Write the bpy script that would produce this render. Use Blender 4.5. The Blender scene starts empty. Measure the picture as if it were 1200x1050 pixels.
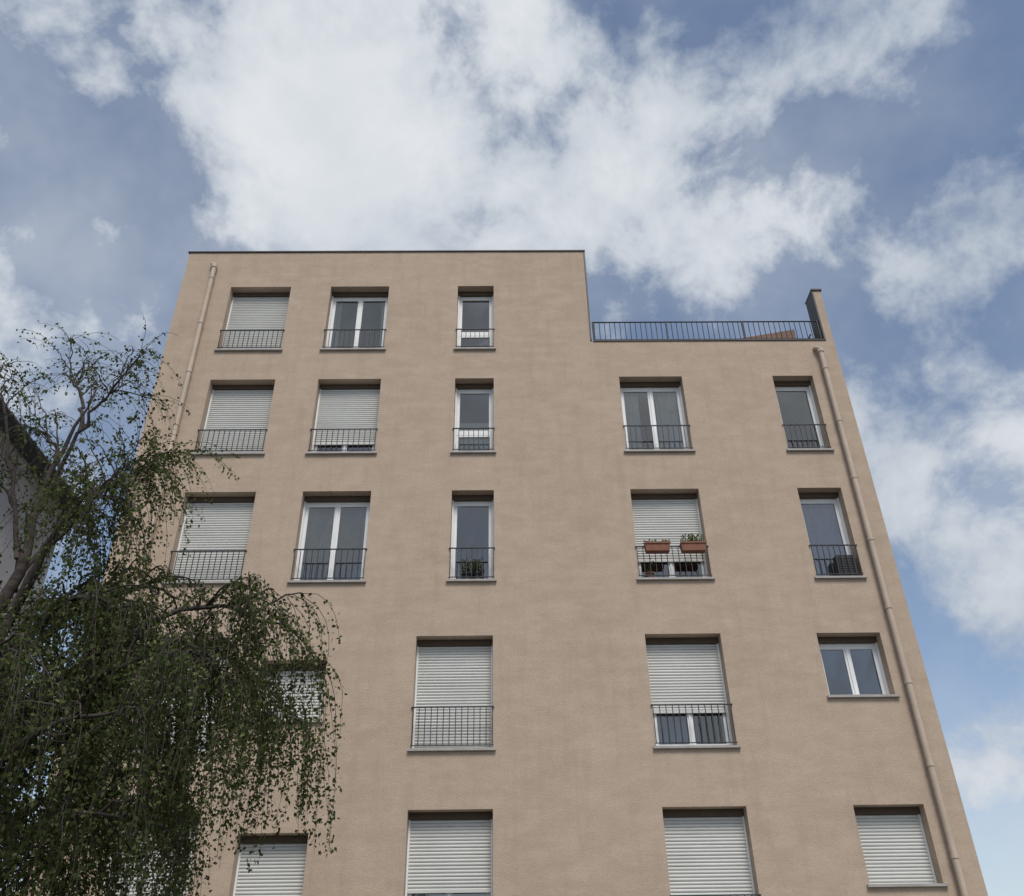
import bpy, math, random
import numpy as np
from mathutils import Matrix, Vector
random.seed(7); rng=np.random.default_rng(7)
sc=bpy.context.scene
sc.view_settings.view_transform='Standard'; sc.view_settings.look='None'; sc.view_settings.exposure=0

# ------------------------------------------------------------ helpers
class MB:
    def __init__(s): s.v=[]; s.f=[]
    def quad(s,a,b,c,d):
        n=len(s.v); s.v+= [tuple(a),tuple(b),tuple(c),tuple(d)]; s.f.append((n,n+1,n+2,n+3))
    def box(s,x0,x1,y0,y1,z0,z1):
        n=len(s.v)
        s.v+=[(x0,y0,z0),(x1,y0,z0),(x1,y1,z0),(x0,y1,z0),(x0,y0,z1),(x1,y0,z1),(x1,y1,z1),(x0,y1,z1)]
        for q in ((0,3,2,1),(4,5,6,7),(0,1,5,4),(1,2,6,5),(2,3,7,6),(3,0,4,7)): s.f.append(tuple(n+i for i in q))
    def tube(s,pts,rad,k=8,cap=True):
        pts=[Vector(p) for p in pts]; n0=len(s.v)
        if not hasattr(rad,'__len__'): rad=[rad]*len(pts)
        for i,p in enumerate(pts):
            t=(pts[min(i+1,len(pts)-1)]-pts[max(i-1,0)]).normalized()
            a=t.cross(Vector((0,0,1)) if abs(t.z)<.9 else Vector((0,1,0))).normalized(); b=t.cross(a)
            if i==0: pa=a
            else:
                a=(pa-t*pa.dot(t)); a=a.normalized() if a.length>1e-5 else pa; b=t.cross(a); pa=a
            for j in range(k):
                an=2*math.pi*j/k; q=p+(a*math.cos(an)+b*math.sin(an))*rad[i]; s.v.append(tuple(q))
        for i in range(len(pts)-1):
            for j in range(k):
                s.f.append((n0+i*k+j,n0+i*k+(j+1)%k,n0+(i+1)*k+(j+1)%k,n0+(i+1)*k+j))
        if cap:
            s.f.append(tuple(n0+j for j in range(k))); s.f.append(tuple(n0+(len(pts)-1)*k+j for j in range(k)))
    def obj(s,name,mat,parent=None,smooth=False,bevel=0):
        me=bpy.data.meshes.new(name); me.from_pydata(s.v,[],s.f); me.update()
        if smooth:
            me.polygons.foreach_set('use_smooth',[True]*len(me.polygons))
        o=bpy.data.objects.new(name,me); sc.collection.objects.link(o)
        if mat: me.materials.append(mat)
        if parent: o.parent=parent
        if bevel:
            m=o.modifiers.new('b','BEVEL'); m.width=bevel; m.segments=2; m.limit_method='ANGLE'
        return o
def empty(name,loc=(0,0,0)):
    e=bpy.data.objects.new(name,None); e.location=loc; sc.collection.objects.link(e); return e

class NT:
    def __init__(s,nt): s.nt=nt
    def n(s,t,**k):
        nd=s.nt.nodes.new(t)
        for a,b in k.items():
            if a=='ins':
                for i,v in b.items():
                    if isinstance(v,bpy.types.NodeSocket): s.nt.links.new(v,nd.inputs[i])
                    else: nd.inputs[i].default_value=v
            else: setattr(nd,a,b)
        return nd
    def math(s,op,a,b=0.0,c=None,clamp=False):
        ins={0:a,1:b}
        if c is not None: ins[2]=c
        return s.n('ShaderNodeMath',operation=op,use_clamp=clamp,ins=ins).outputs[0]
    def ramp(s,fac,stops):
        r=s.n('ShaderNodeValToRGB',ins={0:fac}); e=r.color_ramp.elements
        while len(e)<len(stops): e.new(.5)
        for i,(p,c) in enumerate(stops):
            e[i].position=p; e[i].color=(c,c,c,1) if not hasattr(c,'__len__') else (*c,1)
        return r.outputs[0]
    def mix(s,f,a,b,bt='MIX'):
        m=s.n('ShaderNodeMix',data_type='RGBA',blend_type=bt,ins={0:f})
        for i,v in ((6,a),(7,b)):
            if isinstance(v,bpy.types.NodeSocket): s.nt.links.new(v,m.inputs[i])
            else: m.inputs[i].default_value=(*v,1)
        return m.outputs[2]
    def noise(s,vec,scale,detail=4,rough=.55,dist=0):
        return s.n('ShaderNodeTexNoise',ins={'Vector':vec,'Scale':scale,'Detail':detail,'Roughness':rough,'Distortion':dist})
    def mapping(s,vec,scale=(1,1,1),loc=(0,0,0)):
        return s.n('ShaderNodeMapping',ins={0:vec,1:loc,3:scale}).outputs[0]
def mat(name):
    m=bpy.data.materials.new(name); m.use_nodes=True; nt=m.node_tree; nt.nodes.clear()
    return m,NT(nt)
def pbr(name,col,rough=.8,var=.12,scale=6,bump=0,bscale=80,metal=0,spec=.3,stretch=(1,1,1)):
    m,t=mat(name); tc=t.n('ShaderNodeTexCoord').outputs['Object']
    v=t.mapping(tc,stretch)
    nz=t.noise(v,scale,3).outputs[0]
    f=t.ramp(nz,[(.3,0),(.7,1)])
    c=t.mix(f,tuple(x*(1-var) for x in col),tuple(x*(1+var) for x in col))
    b=t.n('ShaderNodeBsdfPrincipled',ins={'Base Color':c,'Roughness':rough,'Metallic':metal,'Specular IOR Level':spec})
    if bump:
        bn=t.noise(tc,bscale,2).outputs[0]
        bp=t.n('ShaderNodeBump',ins={'Strength':bump,'Distance':.01,'Height':bn})
        t.nt.links.new(bp.outputs[0],b.inputs['Normal'])
    o=t.n('ShaderNodeOutputMaterial',ins={0:b.outputs[0]})
    return m

# ------------------------------------------------------------ materials
def stucco():
    m,t=mat('beige_render'); tc=t.n('ShaderNodeTexCoord').outputs['Object']
    big=t.ramp(t.noise(tc,.45,3,.6).outputs[0],[(.3,0),(.7,1)])
    c=t.mix(big,(.440,.345,.262),(.480,.380,.290))
    bands=t.ramp(t.noise(t.mapping(tc,(.9,1,2.2)),1.7,5,.70).outputs[0],[(.40,0),(.72,.8)])
    c=t.mix(bands,c,(.560,.455,.352))
    st=t.ramp(t.noise(t.mapping(tc,(3.5,1,.5)),1.0,4,.65).outputs[0],[(.50,0),(.75,.34)])
    c=t.mix(st,c,(.33,.26,.198))
    fine=t.noise(tc,24,3,.75).outputs[0]
    c=t.mix(t.ramp(fine,[(.35,.20),(.62,0)]),c,(.26,.205,.155))
    b=t.n('ShaderNodeBsdfPrincipled',ins={'Base Color':c,'Roughness':.92,'Specular IOR Level':.12})
    h=t.noise(tc,40,3,.75).outputs[0]
    bp=t.n('ShaderNodeBump',ins={'Strength':.55,'Distance':.015,'Height':h})
    t.nt.links.new(bp.outputs[0],b.inputs['Normal'])
    t.n('ShaderNodeOutputMaterial',ins={0:b.outputs[0]})
    return m
M_wall=stucco()
M_pipe=pbr('painted_downpipe',(.50,.41,.32),.6,.08,3)
M_white=pbr('white_pvc',(.78,.79,.78),.45,.05,3)
M_shut=pbr('roller_shutter_pvc',(.60,.605,.575),.55,.07,1.2,stretch=(1,1,2))
M_box=pbr('shutter_slot_shaded_brown',(.10,.075,.055),.8,.1,3)  # brown of the shutter box, darkened to include the shade in its slot
M_sill=pbr('sill_grey',(.36,.34,.32),.6,.12,4)
M_iron=pbr('railing_dark_paint',(.035,.037,.042),.5,.2,8)
M_cop=pbr('zinc_coping_dark',(.06,.055,.06),.5,.15,4)
M_room=pbr('room_plaster',(.30,.29,.28),.9,.1,2)
M_curt=pbr('curtain_cloth',(.62,.62,.60),.95,.1,3)
M_curt2=pbr('curtain_grey',(.30,.30,.31),.95,.15,3)
M_terra=pbr('terracotta',(.24,.11,.075),.8,.15,10)
M_dark=pbr('dark_plastic',(.03,.03,.033),.6,.2,10)
M_asph=pbr('asphalt',(.05,.05,.052),.95,.2,3,.4,120)
M_pave=pbr('paving_concrete',(.28,.27,.25),.9,.12,2,.3,90)
M_kerb=pbr('kerb_granite',(.33,.32,.31),.85,.1,12)
M_paint=pbr('road_paint',(.75,.75,.73),.7,.08,8)
M_nwall=pbr('grey_white_render',(.62,.62,.63),.9,.10,1.0,.2,60)
M_nroof=pbr('slate_roof',(.09,.09,.10),.6,.25,5)
M_bark=pbr('birch_bark',(.055,.045,.04),.9,.5,7,.5,30,stretch=(1,1,3))
M_door=pbr('door_paint',(.08,.12,.10),.5,.1,4)
M_soil=pbr('soil',(.07,.055,.04),.95,.3,10,.4,60)
def stain():
    m,t=mat('rain_stain'); tc=t.n('ShaderNodeTexCoord').outputs['Object']
    return m

def brick():
    m,t=mat('red_brick'); tc=t.n('ShaderNodeTexCoord').outputs['Object']
    sx=t.n('ShaderNodeSeparateXYZ',ins={0:tc}); v=t.n('ShaderNodeCombineXYZ',ins={0:sx.outputs[0],1:sx.outputs[2]}).outputs[0]
    b=t.n('ShaderNodeTexBrick',ins={'Vector':v,'Color1':(.17,.085,.06,1),'Color2':(.22,.12,.085,1),'Mortar':(.2,.18,.16,1),'Scale':4.5,'Mortar Size':.02})
    p=t.n('ShaderNodeBsdfPrincipled',ins={'Base Color':b.outputs[0],'Roughness':.9})
    t.n('ShaderNodeOutputMaterial',ins={0:p.outputs[0]}); return m
M_brick=brick()

def glass():
    m,t=mat('window_glass')
    tr=t.n('ShaderNodeBsdfTransparent',ins={0:(.72,.76,.76,1)})
    tc=t.n('ShaderNodeTexCoord').outputs['Object']
    bp=t.n('ShaderNodeBump',ins={'Strength':.06,'Distance':.02,'Height':t.noise(tc,1.3,1).outputs[0]})
    gl=t.n('ShaderNodeBsdfGlossy',ins={'Color':(.95,.95,.93,1),'Roughness':.015,'Normal':bp.outputs[0]})
    fr=t.n('ShaderNodeFresnel',ins={'IOR':1.5})
    f=t.math('ADD',t.math('MULTIPLY',fr.outputs[0],2.4),.08,clamp=True)
    mx=t.n('ShaderNodeMixShader',ins={0:f,1:tr.outputs[0],2:gl.outputs[0]})
    t.n('ShaderNodeOutputMaterial',ins={0:mx.outputs[0]}); return m
M_glass=glass()
def leafmat():
    m,t=mat('birch_leaves')
    g=t.n('ShaderNodeNewGeometry'); tc=t.n('ShaderNodeTexCoord').outputs['Object']
    r=g.outputs['Random Per Island']
    c=t.ramp(r,[(0,(.045,.060,.025)),(.5,(.080,.100,.042)),(.9,(.13,.15,.065)),(1,(.21,.21,.10))])
    cl=t.ramp(t.noise(tc,1.5,1).outputs[0],[(.35,.6),(.65,1.25)])
    c=t.mix(1,c,cl,'MULTIPLY')
    d=t.n('ShaderNodeBsdfDiffuse',ins={'Color':c})
    tl=t.n('ShaderNodeBsdfTranslucent',ins={0:t.mix(1,c,(1.1,1.25,.6),'MULTIPLY')})
    mx=t.n('ShaderNodeMixShader',ins={0:.35,1:d.outputs[0],2:tl.outputs[0]})
    t.n('ShaderNodeOutputMaterial',ins={0:mx.outputs[0]}); return m
M_leaf=leafmat()

# ------------------------------------------------------------ apartment building
B=empty('apartment_building')
XL,XN,XR=-7.30,1.97,7.33
ZR,ZP=17.25,14.46
DEP=11.0
C1=(-6.15,-4.78);C2=(-3.87,-2.54);C3=(-.97,-.15);C3w=(-1.52,-.17);C4=(2.52,3.86);C5=(5.80,6.66);C5w=(5.57,6.70);C2n=(-4.15,-3.05)
W=[ # cols, z0,z1, dict
 (C1,14.27,16.15,dict(sh=14.27,rail=.56)),
 (C2,14.27,16.15,dict(rail=.56,leaf=2,cur=3)),
 (C3,14.27,16.15,dict(rail=.56,leaf=1,tr=.62)),
 (C1,11.57,13.46,dict(sh=11.72,rail=.58)),
 (C2,11.57,13.46,dict(sh=11.92,rail=.58,leaf=2)),
 (C3,11.57,13.46,dict(rail=.58,leaf=1,tr=.62,half=.5)),
 (C4,11.57,13.48,dict(rail=.62,leaf=2,cur=1)),
 (C5,11.57,13.48,dict(rail=.62,leaf=1)),
 (C1,8.75,10.68,dict(sh=8.85,rail=.64)),
 (C2,8.75,10.68,dict(rail=.66,leaf=2,cur=2)),
 (C3,8.75,10.68,dict(rail=.66,leaf=1)),
 (C4,8.75,10.68,dict(sh=9.20,rail=.66,leaf=2)),
 (C5,8.75,10.68,dict(rail=.66,leaf=1,cur=2)),
 (C1,5.71,7.68,dict(sh=5.9,rail=.68)),
 (C2n,6.20,7.26,dict(sh=6.20)),
 (C3w,5.71,7.68,dict(sh=5.71,rail=.70)),
 (C4,5.71,7.68,dict(sh=6.33,rail=.70,leaf=2)),
 (C5w,6.53,7.67,dict(leaf=2)),
 (C1,2.80,4.77,dict(sh=2.9,rail=.70)),
 (C2n,3.40,4.45,dict(sh=3.40)),
 (C3w,2.80,4.77,dict(sh=3.60,leaf=2,rail=.70)),
 (C4,2.80,4.77,dict(sh=2.80,rail=.70)),
 (C5w,3.61,4.77,dict(sh=3.61)),
 # ground floor
 (C1,.9,2.1,dict(sh=.9)),(C3w,.9,2.1,dict(leaf=2)),(C5w,.9,2.1,dict(sh=.9)),
]
DOOR=(2.5,3.9,0.12,2.25)
holes=[(c[0],c[1],z0,z1) for c,z0,z1,d in W]+[DOOR]
wall=MB()
xs=sorted(set([XL,XN,XR]+[h[0] for h in holes]+[h[1] for h in holes]))
zs=sorted(set([0,ZP,ZR]+[h[2] for h in holes]+[h[3] for h in holes]))
for i in range(len(xs)-1):
    for j in range(len(zs)-1):
        a,b,c,d=xs[i],xs[i+1],zs[j],zs[j+1]; mx,mz=(a+b)/2,(c+d)/2
        if mx>XN and mz>ZP: continue
        if any(h[0]<mx<h[1] and h[2]<mz<h[3] for h in holes): continue
        wall.quad((a,0,c),(b,0,c),(b,0,d),(a,0,d))
T=.34
for (a,b,c,d) in holes:
    wall.quad((a,0,c),(a,0,d),(a,T,d),(a,T,c)); wall.quad((b,0,c),(b,T,c),(b,T,d),(b,0,d))
    wall.quad((a,0,d),(b,0,d),(b,T,d),(a,T,d)); wall.quad((a,0,c),(a,T,c),(b,T,c),(b,0,c))
wall.quad((XL,0,0),(XL,0,ZR),(XL,DEP,ZR),(XL,DEP,0))
wall.quad((XR,0,0),(XR,DEP,0),(XR,DEP,ZP),(XR,0,ZP))
wall.quad((XN,0,ZP),(XN,DEP,ZP),(XN,DEP,ZR),(XN,0,ZR))
wall.quad((XL,DEP,0),(XL,DEP,ZR),(XN,DEP,ZR),(XN,DEP,0)); wall.quad((XN,DEP,0),(XN,DEP,ZP),(XR,DEP,ZP),(XR,DEP,0))
wall.quad((XL,0,ZR),(XN,0,ZR),(XN,DEP,ZR),(XL,DEP,ZR))
wall.quad((XN,0,ZP),(XR,0,ZP),(XR,DEP,ZP),(XN,DEP,ZP))
wall.obj('walls',M_wall,B)
fin=MB(); fin.box(7.16,XR,.002,.42,ZP+.002,15.95); fin.obj('terrace_end_pier',M_wall,B)
cp=MB()
cp.box(XL-.03,XN+.04,-.03,.30,ZR+.002,ZR+.03)
cp.box(XL-.03,XL+.3,.302,DEP,ZR+.002,ZR+.03)
cp.box(XN-.25,XN+.04,.302,DEP,ZR+.002,ZR+.03)
cp.box(XN+.004,XN+.035,-.012,.25,ZP+.05,ZR)          # vertical flashing on block return
cp.box(XN+.06,7.155,-.025,.28,ZP+.002,ZP+.025)
cp.box(7.12,XR+.03,-.03,.46,15.952,15.99)
cp.box(7.125,7.157,-.01,.44,ZP+.04,15.95)  # dark sheet covering the inner face of the pier
cp.obj('dark_metal_copings',M_cop,B)
# terrace railing
tr=MB(); ty=.06
tr.tube([(XN+.07,ty,15.07),(7.12,ty,15.07)],.016,6); tr.tube([(XN+.07,ty,14.56),(7.12,ty,14.56)],.012,6)
x=XN+.12
while x<7.1:
    tr.tube([(x,ty,14.50),(x,ty,15.07)],.0085,5); x+=.115
for x in (XN+.09,3.7,5.4,7.09): tr.tube([(x,ty,14.49),(x,ty,15.09)],.02,6)
tr.tube([(7.08,.5,15.07),(7.08,4,15.07)],.018,6)
y=.6
while y<4: tr.tube([(7.08,y,14.50),(7.08,y,15.07)],.0085,5); y+=.115
tr.obj('terrace_railing',M_iron,B)
bw=MB()
n=len(bw.v)
bw.v+=[(5.15,1.0,ZP+.01),(6.95,1.0,ZP+.01),(6.95,1.35,ZP+.01),(5.15,1.35,ZP+.01),(5.15,1.0,15.30),(6.95,1.0,15.66),(6.95,1.35,15.66),(5.15,1.35,15.30)]
for q in ((0,1,5,4),(1,2,6,5),(2,3,7,6),(3,0,4,7),(4,5,6,7)): bw.f.append(q)
bw.obj('terrace_brick_wall',M_brick,B)

fr=MB();gl=MB();sh=MB();bx=MB();sl=MB();rl=MB();cu=MB();cu2=MB();rm=MB()
def leaf(x0,x1,z0,z1,y,w=.055):
    fr.box(x0,x0+w,y,y+.05,z0,z1); fr.box(x1-w,x1,y,y+.05,z0,z1)
    fr.box(x0+w,x1-w,y,y+.05,z0,z0+w); fr.box(x0+w,x1-w,y,y+.05,z1-w,z1)
    a=random.uniform(-.006,.006); b=random.uniform(-.006,.006)
    gl.quad((x0+w,y+.02+a,z0+w),(x1-w,y+.02,z0+w),(x1-w,y+.02+b,z1-w),(x0+w,y+.02,z1-w))
def curtain(m,x0,x1,z0,z1,y):
    k=int((x1-x0)/.02); p=[]
    for i in range(k+1):
        x=x0+(x1-x0)*i/k; p.append((x,y+.025*math.sin(x*55)+.012*math.sin(x*23+1)))
    for i in range(k):
        m.quad((p[i][0],p[i][1],z0),(p[i+1][0],p[i+1][1],z0),(p[i+1][0],p[i+1][1],z1),(p[i][0],p[i][1],z1))
for c,z0,z1,d in W:
    x0,x1=c; xm=(x0+x1)/2; HB=.11
    bx.box(x0+.002,x1-.002,.19,.335,z1-HB,z1-.002)
    zt=z1-HB
    # outer frame
    y=.25
    fr.box(x0+.002,x0+.045,y,y+.07,z0+.002,zt); fr.box(x1-.045,x1-.002,y,y+.07,z0+.002,zt)
    fr.box(x0+.045,x1-.045,y,y+.07,z0+.002,z0+.05); fr.box(x0+.045,x1-.045,y,y+.07,zt-.045,zt)
    a,b=x0+.047,x1-.047; zb,zz=z0+.052,zt-.047
    if 'tr' in d:
        zc=z0+d['tr']; fr.box(a,b,y,y+.06,zc-.03,zc+.03)
        leaf(a,b,zc+.032,zz,y+.004); leaf(a,b,zb,zc-.032,y+.004,.04)
    elif d.get('leaf',2)==2:
        leaf(a,xm-.002,zb,zz,y+.004); leaf(xm+.002,b,zb,zz,y+.004)
        fr.box(xm-.018,xm+.018,y-.012,y+.002,zb,zz)
    else: leaf(a,b,zb,zz,y+.004)
    # shutter guides
    fr.box(x0+.003,x0+.035,.205,.248,z0+.002,zt); fr.box(x1-.035,x1-.003,.205,.248,z0+.002,zt)
    if 'sh' in d:
        zbot=d['sh']+.003; pitch=.052; z=zt
        sx0,sx1=x0+.036,x1-.036
        while z>zbot+.03:
            zl=max(z-pitch,zbot)
            h=z-zl
            pr=[(.232,z),(.222,z-.010),(.214,z-h*.35),(.212,z-h*.6),(.218,z-h*.88),(.232,z-h+.001)]
            j0,j1=random.uniform(-.0015,.0015),random.uniform(-.0015,.0015)
            for i in range(5):
                (ya,za),(yb,zb2)=pr[i],pr[i+1]
                sh.quad((sx0,yb+j0,zb2),(sx1,yb+j1,zb2),(sx1,ya+j1,za),(sx0,ya+j0,za))
            z=zl
        sh.box(sx0,sx1,.208,.236,zbot-.001,zbot+.045)
    # room
    X0,X1,Z0,Z1,Y0,Y1=x0-.2,x1+.2,z0-.25,z1+.08,T+.001,2.6
    if x1>6: X1=x1+.1
    rm.quad((X0,Y0,Z0),(X0,Y1,Z0),(X0,Y1,Z1),(X0,Y0,Z1)); rm.quad((X1,Y0,Z0),(X1,Y0,Z1),(X1,Y1,Z1),(X1,Y1,Z0))
    rm.quad((X0,Y1,Z0),(X1,Y1,Z0),(X1,Y1,Z1),(X0,Y1,Z1)); rm.quad((X0,Y0,Z0),(X1,Y0,Z0),(X1,Y1,Z0),(X0,Y1,Z0)); rm.quad((X0,Y0,Z1),(X0,Y1,Z1),(X1,Y1,Z1),(X1,Y0,Z1))
    cr=d.get('cur')
    if cr==1:
        curtain(cu,x0+.05,x0+.42,z0,z1,.40); curtain(cu,x1-.55,x1-.05,z0,z1,.40)
    if cr==2: curtain(cu2,x0,x1,z0,z1,.42)
    if cr==3:
        curtain(cu,x0+.02,x0+.22,z0,z1,.40); curtain(cu,x1-.2,x1-.02,z0,z1,.40)
    if 'half' in d: 
        sh.box(x0+.1,x1-.1,.33,.338,z0+.25,z0+d['half']+.45)  # pale panel behind the pane, imitates the bright reflection in the lower glass
    # sill
    sl.box(x0-.05,x1+.05,-.055,.0-.002,z0-.035,z0+.004); sl.box(x0+.002,x1-.002,-.002,.249,z0+.001,z0+.006)
    if 'rail' in d:
        yr=-.02; zr=z0+d['rail']
        rl.box(x0-.01,x1+.01,yr-.012,yr+.012,zr-.018,zr)
        rl.box(x0-.01,x1+.01,yr-.008,yr+.008,z0+.05,z0+.064)
        nb=int(round((x1-x0)/.108)); 
        for i in range(nb+1):
            x=x0+.01+(x1-x0-.02)*i/nb
            rl.box(x-.0065,x+.0065,yr-.0065,yr+.0065,z0+.064,zr-.018)
        rl.box(x0-.02,x0-.004,yr-.012,0.02,zr-.018,zr+.002) 
        rl.box(x1+.004,x1+.02,yr-.012,0.02,zr-.018,zr+.002)
fr.obj('window_frames',M_white,B); gl.obj('window_panes',M_glass,B); sh.obj('roller_shutters',M_shut,B)
bx.obj('shutter_boxes',M_box,B); sl.obj('window_sills',M_sill,B); rl.obj('window_railings',M_iron,B)
cu.obj('curtains',M_curt,B); cu2.obj('net_curtains',M_curt2,B); rm.obj('rooms',M_room,B)
dr=MB(); dr.box(2.5,3.9,.2,.26,.12,2.25); dr.box(2.62,3.15,.18,.2,.3,2.1); dr.box(3.25,3.78,.18,.2,.3,2.1); dr.obj('entrance_door',M_door,B)
# downpipes
pp=MB()
def pipe(x,ztop,hop):
    pts=[(x,-.10,0.05),(x,-.10,ztop-.15)]
    if hop: pts+= [(x-.01,-.10,ztop-.08),(x-.05,-.09,ztop-.03),(x-.07,-.06,ztop),(x-.07,.02,ztop+.02)]
    pp.tube(pts,.052,12)
    z=1.2
    while z<ztop-.3:
        pp.tube([(x,-.10,z),(x,-.10,z+.05)],.062,12); pp.box(x-.015,x+.015,-.06,.0,z+.01,z+.04); z+=1.375
    pp.tube([(x,-.10,ztop-.16),(x,-.10,ztop-.05)],.068,12)
pipe(-6.60,16.82,True); pipe(6.93,14.20,True)
pp.obj('downpipes',M_pipe,B,smooth=False)

# ------------------------------------------------------------ flower boxes / pots on the railings
def planter(name,x0,x1,y0,z0,h=.17,d=.17,m=M_terra,plant=True):
    e=empty(name)
    b=MB(); t=.02
    n=len(b.v)
    b.v+=[(x0+t,y0+t,z0),(x1-t,y0+t,z0),(x1-t,y0+d-t,z0),(x0+t,y0+d-t,z0),(x0,y0,z0+h),(x1,y0,z0+h),(x1,y0+d,z0+h),(x0,y0+d,z0+h)]
    for q in ((0,3,2,1),(0,1,5,4),(1,2,6,5),(2,3,7,6),(3,0,4,7)): b.f.append(q)
    b.box(x0-.012,x1+.012,y0-.012,y0+.01,z0+h-.03,z0+h); b.box(x0-.012,x1+.012,y0+d-.01,y0+d+.012,z0+h-.03,z0+h)
    b.obj('trough',m,e)
    s=MB(); s.box(x0+.01,x1-.01,y0+.012,y0+d-.012,z0+h-.05,z0+h-.02); s.obj('soil',M_soil,e)
    if plant:
        p=MB()
        for i in range(60):
            x=random.uniform(x0+.03,x1-.03); yy=y0+d/2+random.uniform(-.05,.05); hh=random.uniform(.04,.16 if plant is True else plant)
            dx,dy=random.uniform(-.06,.06),random.uniform(-.06,.06); z=z0+h-.02
            w=.008; p.quad((x-w,yy,z),(x+w,yy,z),(x+dx+w,yy+dy,z+hh),(x+dx-w*.3,yy+dy,z+hh))
            p.quad((x+dx-.02,yy+dy,z+hh),(x+dx,yy+dy-.01,z+hh-.02),(x+dx+.02,yy+dy,z+hh+.005),(x+dx,yy+dy,z+hh+.025))
        p.obj('plant',M_leaf,e)
    return e
planter('flower_box',2.66,3.13,-.20,9.24,plant=.05)
planter('flower_box',3.33,3.80,-.20,9.24,plant=.22)
def pot(name,x,y,z,r,h,m,bushy):
    e=empty(name); b=MB(); b.tube([(x,y,z),(x,y,z+h*.85),(x,y,z+h*.86),(x,y,z+h)],[r*.72,r*.95,r*1.08,r*1.08],16); b.obj('pot',m,e,True)
    p=MB()
    for i in range(bushy):
        a=random.uniform(0,6.28); R=random.random()**.5*r*1.4; hh=random.uniform(.03,.28)
        q=Vector((x+R*math.cos(a),y+R*math.sin(a),z+h+hh)); s=.03
        u=Vector((random.gauss(0,1),random.gauss(0,1),random.gauss(0,1))).normalized(); v=u.orthogonal().normalized()
        p.quad(q-u*s,q-v*s*.5,q+u*s,q+v*s*.5)
    for i in range(8):
        a=random.uniform(0,6.28); p.tube([(x,y,z+h*.8),(x+.5*r*math.cos(a),y+.5*r*math.sin(a),z+h+.22)],.003,4)
    p.obj('foliage',M_leaf,e)
pot('potted_plant',-.66,.10,8.76,.09,.16,M_dark,140)
pot('potted_plant',-.46,.11,8.76,.085,.18,M_dark,170)
pot('potted_plant',2.75,.11,8.76,.08,.15,M_terra,30)
k=MB(); k.box(6.25,6.6,.02,.20,8.765,9.22); k.box(6.27,6.58,.012,.02,8.80,9.18)
for i in range(7): k.box(6.28,6.57,.004,.012,8.83+i*.05,8.845+i*.05)
k.obj('storage_box',M_dark,None,bevel=.01)

# ------------------------------------------------------------ neighbour
N=empty('neighbouring_house')
nb=MB(); nb.box(-20,-11.5,-9,5.65,0,13.35); nb.obj('walls',M_nwall,N)
nr=MB()
nr.box(-20.4,-11.0,-9.4,6.07,13.45,13.62)
n=len(nr.v); nr.v+=[(-11.05,-9.35,13.62),(-11.05,6.02,13.62),(-20.3,6.02,13.62),(-20.3,-9.35,13.62),(-15.7,-6,16.4),(-15.7,2.8,16.4)]
for q in ((0,1,5,4),(1,2,5),(2,3,4,5),(3,0,4)): nr.f.append(tuple(n+i for i in q))
nr.tube([(-10.97,-9.4,13.5),(-10.97,6.07,13.5)],.07,8)
nr.obj('roof_and_eaves',M_nroof,N)
cn=MB(); cn.box(-20.1,-11.38,-9.1,5.77,13.2,13.449); cn.obj('cornice',M_nwall,N)
nw=MB(); ng=MB()
for z in (1.2,4.2,7.2,10.2):
    for y in (-7,-4.2,-1.4,1.4):
        nw.box(-11.5,-11.46,y-.55,y+.55,z-.06,z); nw.box(-11.5,-11.46,y-.55,y-.5,z,z+1.6); nw.box(-11.5,-11.46,y+.5,y+.55,z,z+1.6); nw.box(-11.5,-11.46,y-.5,y+.5,z+1.55,z+1.6); nw.box(-11.5,-11.465,y-.03,y+.03,z,z+1.55)
        ng.quad((-11.495,y-.5,z),(-11.495,y+.5,z),(-11.495,y+.5,z+1.55),(-11.495,y-.5,z+1.55))
nw.obj('window_frames',M_white,N)
M_dglass=pbr('dark_glass',(.03,.035,.04),.08,.1,2,spec=.6); ng.obj('window_panes',M_dglass,N)

# ------------------------------------------------------------ ground
g=MB(); g.quad((-1500,-1500,0),(1500,-1500,0),(1500,1500,0),(-1500,1500,0)); g.obj('ground',M_asph)
p=MB(); p.box(-60,60,-3.3,-.004,.004,.12); p.obj('pavement',M_pave)
kb=MB(); kb.box(-60,60,-3.48,-3.302,.004,.13); kb.obj('kerb',M_kerb)
p2=MB(); p2.box(-60,60,-19,-11.6,.004,.12); p2.box(-9,-3.2,-8.6,-3.482,.004,.11); p2.obj('pavement',M_pave)
rp=MB()
for i in range(-20,20): rp.quad((i*3,-10,.008),(i*3+1.6,-10,.008),(i*3+1.6,-9.88,.008),(i*3,-9.88,.008))
rp.obj('road_marking',M_paint)

# ------------------------------------------------------------ birch tree
TR=empty('weeping_birch_tree')
wood=MB(); twig=MB()
def bez(pts,n):
    P=[Vector(p) for p in pts]; out=[]
    for i in range(n+1):
        t=i/n; Q=P[:]
        while len(Q)>1: Q=[Q[j].lerp(Q[j+1],t) for j in range(len(Q)-1)]
        out.append(Q[0])
    return out
trunk=[(-5.95,-5.9,.1),(-5.85,-5.95,2.2),(-5.6,-6,4.2),(-5.3,-6.05,6.0),(-5.4,-5.9,7.4),(-5.15,-5.9,8.7)]
tp=[]
for i in range(len(trunk)-1):
    a,b=Vector(trunk[i]),Vector(trunk[i+1])
    for j in range(4): tp.append(a.lerp(b,j/4)+Vector((random.gauss(0,.015),random.gauss(0,.015),0)))
tp.append(Vector(trunk[-1]))
wood.tube(tp,[.16*(1-i/len(tp))**1.3+.007 for i in range(len(tp))],10)
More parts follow.
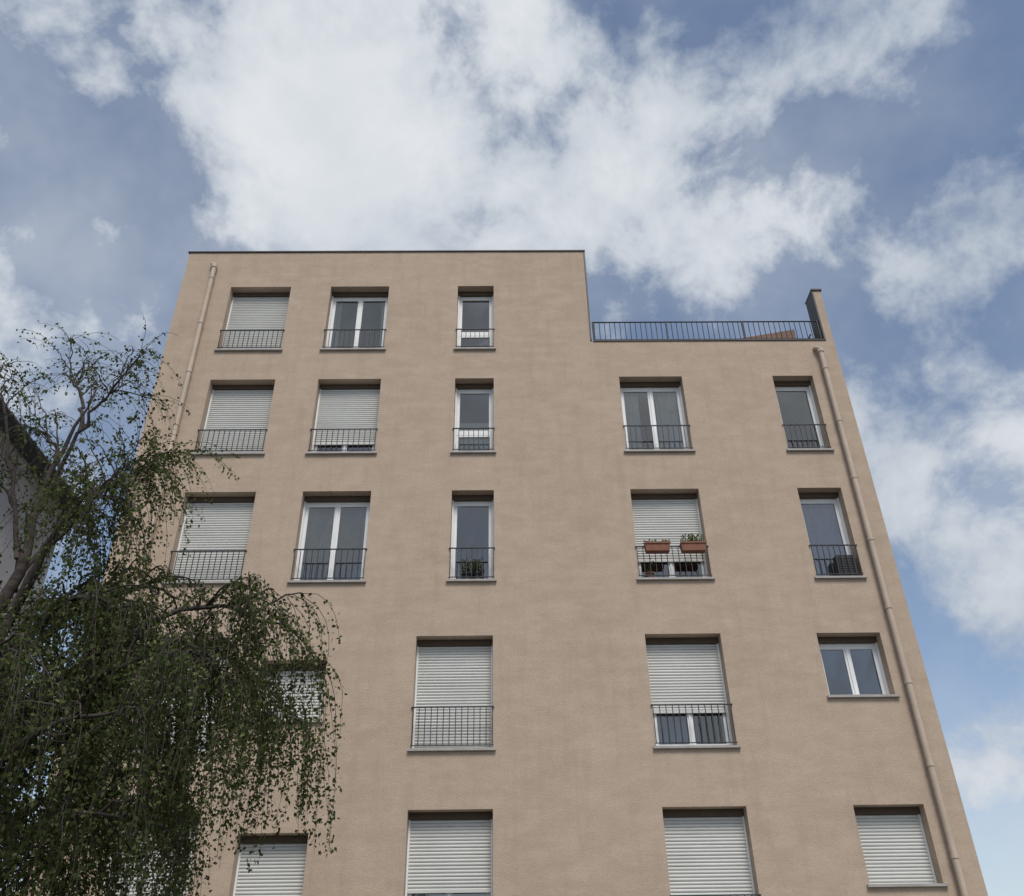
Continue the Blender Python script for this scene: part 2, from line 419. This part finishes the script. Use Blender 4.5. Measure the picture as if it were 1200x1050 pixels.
# pts, n_sub, strandlen, leafdens
limbs=[
 ([(-5.6,-6,3.2),(-4.4,-6.2,5.2),(-3.1,-6.3,6.0),(-2.35,-6.4,5.1)],20,1.9,.8),
 ([(-5.6,-6,2.8),(-4.2,-6.6,4.7),(-3.3,-6.8,5.2),(-2.6,-6.9,4.5)],16,1.7,.8),
 ([(-5.6,-6,3.1),(-4.4,-5.6,4.8),(-3.2,-5.3,5.5),(-2.45,-5.2,4.6)],15,1.7,.8),
 ([(-5.7,-6,2.4),(-4.5,-6.9,3.9),(-3.8,-7.3,4.3),(-3.1,-7.5,3.9)],12,1.3,.9),
 ([(-5.4,-6,4.4),(-4.9,-5.6,5.9),(-4.3,-5.2,6.5),(-3.85,-5.1,6.1)],14,1.8,.8),
 ([(-5.5,-6,3.9),(-4.7,-5.0,5.2),(-4.2,-4.5,5.8),(-3.4,-4.3,5.2)],14,2.0,.9),
 ([(-5.3,-6,5.3),(-4.9,-6.3,6.5),(-4.6,-6.5,7.0),(-4.3,-6.6,6.6)],14,1.6,.75),
 ([(-5.5,-6,4.2),(-5.5,-7.0,5.1),(-5.1,-7.6,5.5),(-4.8,-8.0,5.1)],10,1.5,.8),
 ([(-5.6,-6,3.5),(-4.9,-7.0,4.5),(-4.5,-7.6,4.7),(-4.1,-7.9,4.3)],11,1.5,.9),
 ([(-5.6,-6,3.6),(-5.9,-6.8,4.6),(-6.2,-7.2,4.8),(-6.5,-7.4,4.4)],13,1.6,.9),
 ([(-5.4,-6,4.8),(-5.9,-6.0,5.6),(-6.4,-6.0,5.8),(-6.9,-6.0,5.4)],9,1.3,.6),
 ([(-5.4,-6,4.6),(-5.6,-5.2,5.4),(-6.0,-4.8,5.7),(-6.3,-4.4,5.4)],9,1.3,.6),
 ([(-5.6,-6,2.6),(-4.9,-5.0,3.9),(-4.3,-4.5,4.6),(-3.6,-4.3,4.2)],15,1.8,.9),
 ([(-5.7,-6,2.3),(-5.2,-7.2,3.3),(-4.7,-7.7,3.7),(-4.2,-8.0,3.4)],11,1.1,.9),
 ([(-5.5,-6,4.0),(-4.8,-6.4,5.4),(-4.3,-6.7,5.7),(-3.7,-6.8,5.2)],15,1.8,.9),
 ([(-5.6,-6,3.4),(-4.9,-6.3,4.4),(-4.4,-6.2,4.9),(-3.8,-6.0,4.6)],14,2.0,.9),
 ([(-5.6,-6,3.3),(-5.4,-5.2,4.6),(-5.0,-4.6,5.2),(-4.5,-4.2,5.0)],13,2.0,.9),
 ([(-5.7,-6,3.0),(-5.3,-6.6,4.0),(-4.9,-6.9,4.3),(-4.5,-7.1,4.1)],11,1.7,.9),
 ([(-5.5,-6,4.9),(-5.0,-5.7,5.7),(-4.7,-5.6,5.9),(-4.3,-5.5,5.6)],12,1.6,.85),
 ([(-5.7,-6,2.2),(-4.9,-5.6,3.3),(-4.1,-5.5,3.9),(-3.2,-5.5,3.6)],15,1.7,.9),
 ([(-5.8,-6,2.0),(-5.0,-6.3,3.0),(-4.2,-6.6,3.5),(-3.3,-6.8,3.3)],14,1.3,.9),
 ([(-5.8,-6,2.2),(-5.4,-4.8,3.4),(-4.8,-4.0,4.1),(-4.1,-3.5,4.0)],12,1.9,.9),
 # airy top
 ([(-5.3,-6,5.8),(-5.6,-5.8,6.9),(-6.0,-5.7,7.5),(-6.4,-5.6,7.5)],9,.9,.36),
 ([(-5.4,-6,6.2),(-5.8,-6.2,7.6),(-6.0,-6.3,8.3),(-6.2,-6.4,8.5)],9,.8,.34),
 ([(-5.35,-5.9,6.9),(-5.1,-6.1,8.0),(-4.9,-6.2,8.4),(-4.6,-6.3,8.4)],10,.9,.40),
 ([(-5.3,-6,6.0),(-4.9,-5.7,7.2),(-4.7,-5.6,7.8),(-4.35,-5.5,7.6)],12,1.2,.52),
 ([(-5.3,-6,5.6),(-4.9,-6.1,6.6),(-4.6,-6.2,7.2),(-4.2,-6.3,7.0)],12,1.2,.54),
 ([(-5.2,-5.9,8.0),(-5.3,-5.8,8.6),(-5.5,-5.8,8.9),(-5.7,-5.8,9.0)],8,.7,.36),
 ([(-5.3,-5.9,7.2),(-5.5,-5.6,8.0),(-5.9,-5.5,8.4),(-6.4,-5.3,8.5)],8,.8,.34),
]
LP=[]
def strand(p,L,dens,outdir,up):
    k=max(4,int(L/.16)); pts=[p.copy()]; d=(outdir*random.uniform(.3,1.0)+Vector((0,0,random.uniform(-.3,.3)+up))).normalized()
    sway=Vector((random.gauss(0,.08),random.gauss(0,.08),0)); g=.42-.20*min(up,1)
    for i in range(k):
        d=(d*(1-g)+Vector((0,0,-1))*g+sway*.3+Vector((random.gauss(0,.06),random.gauss(0,.06),random.gauss(0,.05)))).normalized()
        pts.append(pts[-1]+d*(L/k))
    twig.tube(pts,[.0042*(1-.6*i/k) for i in range(k+1)],3,False)
    nl=int(L*dens*58)
    for i in range(nl):
        t=random.random()**.85*k; a=int(min(t,k-1)); q=pts[a].lerp(pts[a+1],t-a)
        LP.append((q.x+random.gauss(0,.030),q.y+random.gauss(0,.030),q.z+random.gauss(0,.02)-.02))
for pts,ns,SL,dn in limbs:
    c=bez(pts,14); L=len(c); top=dn<.57
    c=[q+Vector((random.gauss(0,.02),random.gauss(0,.02),random.gauss(0,.02))) if 0<i<L-1 else q for i,q in enumerate(c)]
    r0=.05 if not top else .024
    wood.tube(c,[r0*(1-i/L)**.9+.005 for i in range(L)],7)
    for s in range(ns):
        t=random.uniform(.25,1.0); i=min(int(t*(L-1)),L-2); p=c[i].lerp(c[i+1],t*(L-1)-i)
        ax=(c[i+1]-c[i]).normalized()
        out=(ax*.5+Vector((random.gauss(0,.7),random.gauss(0,.7),random.uniform(.0,.9)+(.5 if top else 0)))).normalized()
        ll=random.uniform(.3,.8)*(1.1-.4*t)
        dr_=-.05 if top else -.3
        sb=bez([p,p+out*ll*.6+Vector((0,0,.08)),p+out*ll+Vector((0,0,-.05)),p+out*ll*1.15+Vector((0,0,dr_*ll))],7)
        sb=[q+Vector((random.gauss(0,.012),random.gauss(0,.012),random.gauss(0,.012))) if 0<i2 else q for i2,q in enumerate(sb)]
        wood.tube(sb,[(.007 if top else .012)*(1-j/8)+.003 for j in range(8)],5)
        oh=Vector((out.x,out.y,0))
        cd_=random.uniform(.45,1.25)
        for q in range(random.randint(4,9)):
            j=random.randint(2,7); strand(sb[j],random.uniform(.25,1.1)*SL,dn*cd_*random.uniform(.7,1.2),(oh+Vector((random.gauss(0,.5),random.gauss(0,.5),.1))).normalized(),random.uniform(0,.9) if top else 0)
wood.obj('trunk_and_limbs',M_bark,TR,smooth=True); twig.obj('twigs',M_bark,TR)
P=np.array(LP); n=len(P)
u=rng.normal(size=(n,3)); u[:,2]-=.9; u/=np.linalg.norm(u,axis=1)[:,None]
w=rng.normal(size=(n,3)); v=np.cross(u,w); v/=np.linalg.norm(v,axis=1)[:,None]
nn=np.cross(u,v)
s=rng.uniform(.014,.027,n)[:,None]
V=np.stack([P-u*s,P+v*s*.72-u*s*.25+nn*s*.15,P+u*s*1.25,P-v*s*.72-u*s*.25+nn*s*.15],1).reshape(-1,3)
me=bpy.data.meshes.new('leaves'); me.vertices.add(4*n); me.vertices.foreach_set('co',V.ravel())
me.loops.add(4*n); me.loops.foreach_set('vertex_index',np.arange(4*n)); me.polygons.add(n)
me.polygons.foreach_set('loop_start',np.arange(0,4*n,4)); me.polygons.foreach_set('loop_total',np.full(n,4)); me.update(); me.validate()
o=bpy.data.objects.new('leaves',me); sc.collection.objects.link(o); me.materials.append(M_leaf); o.parent=TR

# ------------------------------------------------------------ sky
SE,SR=math.radians(54),math.radians(165)
w=bpy.data.worlds.new('World'); sc.world=w; w.use_nodes=True; nt=w.node_tree; nt.nodes.clear(); t=NT(nt)
sky=t.n('ShaderNodeTexSky',sky_type='NISHITA',sun_disc=False,sun_elevation=SE,sun_rotation=SR,air_density=1.0,dust_density=.8,ozone_density=1.0)
D=t.n('ShaderNodeTexCoord').outputs['Generated']
def vm(op,a,b): return t.n('ShaderNodeVectorMath',operation=op,ins={0:a,1:b})
def warp(base,scale,amt,detail):
    nz=t.noise(base,scale,detail,.55).outputs[1]
    c=vm('SUBTRACT',nz,(.5,.5,.5)).outputs[0]
    return [vm('ADD',base,t.n('ShaderNodeVectorMath',operation='SCALE',ins={0:c,3:k}).outputs[0]).outputs[0] for k in amt]
p1,p2=warp(D,4.0,(.26,.07),3)
blobs=[((-.283,.525,.803),.28,.50),((-.12,.59,.798),.27,.38),((-.211,.641,.738),.20,.40),((.103,.591,.799),.26,.32),((.195,.662,.723),.20,.34),((.331,.541,.773),.17,.32),
 ((-.433,.475,.766),.16,.36),((-.415,.69,.593),.17,.50),((.44,.733,.518),.18,.32),((.47,.788,.412),.22,.42),((.47,.855,.22),.20,.44),((.03,.655,.755),.22,.30),((-.55,.75,.35),.4,.35),
 ((-.1,.45,.89),.27,.34),((.415,.662,.625),.12,.22),((-.392,.591,.706),.13,-.34),((.33,.67,.67),.09,-.20),((.43,.845,.32),.07,-.30),((.06,.50,.86),.06,-.25),
 ((.1,-.6,.75),.8,.6),((-.6,-.5,.5),.7,.3)]  # unseen clouds behind the camera, the first strengthened to lighten the glass reflections
acc=None
for c,r,wt in blobs:
    d=vm('DISTANCE',p1,c).outputs['Value']
    m=t.n('ShaderNodeMapRange',interpolation_type='SMOOTHSTEP',ins={0:d,1:r,2:0.0,3:0.0,4:wt}).outputs[0]
    acc=m if acc is None else t.math('ADD',acc,m)
f1=t.noise(p2,6.0,8,.60).outputs[0]
sh1=t.noise(p2,3.4,5,.55).outputs[0]
dens=t.math('ADD',t.math('ADD',t.math('MULTIPLY',t.math('SUBTRACT',f1,.5),3.1),.22),acc)
alpha=t.n('ShaderNodeMapRange',interpolation_type='SMOOTHSTEP',ins={0:dens,1:.18,2:.80,3:0.0,4:1.0}).outputs[0]
veil=t.ramp(sh1,[(.40,.06),(.68,.50)])
alpha=t.math('MAXIMUM',alpha,veil)
thick=t.n('ShaderNodeMapRange',interpolation_type='SMOOTHSTEP',ins={0:dens,1:.35,2:1.35,3:0.0,4:1.0}).outputs[0]
lum=t.math('ADD',t.math('MULTIPLY',thick,.65),t.math('MULTIPLY',t.math('SUBTRACT',sh1,.43),1.9),clamp=True)
ccol=t.mix(lum,(3.1,3.55,4.2),(5.7,5.9,6.1))
skc=t.mix(1,sky.outputs[0],(1.12,1.05,1.0),'MULTIPLY')
fin_=t.mix(alpha,skc,ccol)
bg=t.n('ShaderNodeBackground',ins={0:fin_,1:.137})
t.n('ShaderNodeOutputWorld',ins={0:bg.outputs[0]})
# sun
sd=bpy.data.lights.new('sun','SUN'); sd.energy=2.6; sd.angle=math.radians(22); sd.color=(1,.94,.88)
so=bpy.data.objects.new('sun',sd); sc.collection.objects.link(so)
dirv=Vector((math.sin(SR)*math.cos(SE),math.cos(SR)*math.cos(SE),math.sin(SE)))
so.rotation_euler=dirv.to_track_quat('Z','Y').to_euler(); so.location=dirv*50
# camera
cd=bpy.data.cameras.new('camera'); cd.sensor_width=36; cd.lens=31.5; cd.clip_end=5000; cd.sensor_fit='HORIZONTAL'
co=bpy.data.objects.new('camera',cd); sc.collection.objects.link(co)
R=(Matrix.Rotation(math.radians(-.83),3,'Z')@Matrix.Rotation(math.radians(90+33.86),3,'X')@Matrix.Rotation(math.radians(-.84),3,'Z'))
co.matrix_world=Matrix.Translation((0,-15,1.6))@R.to_4x4(); sc.camera=co
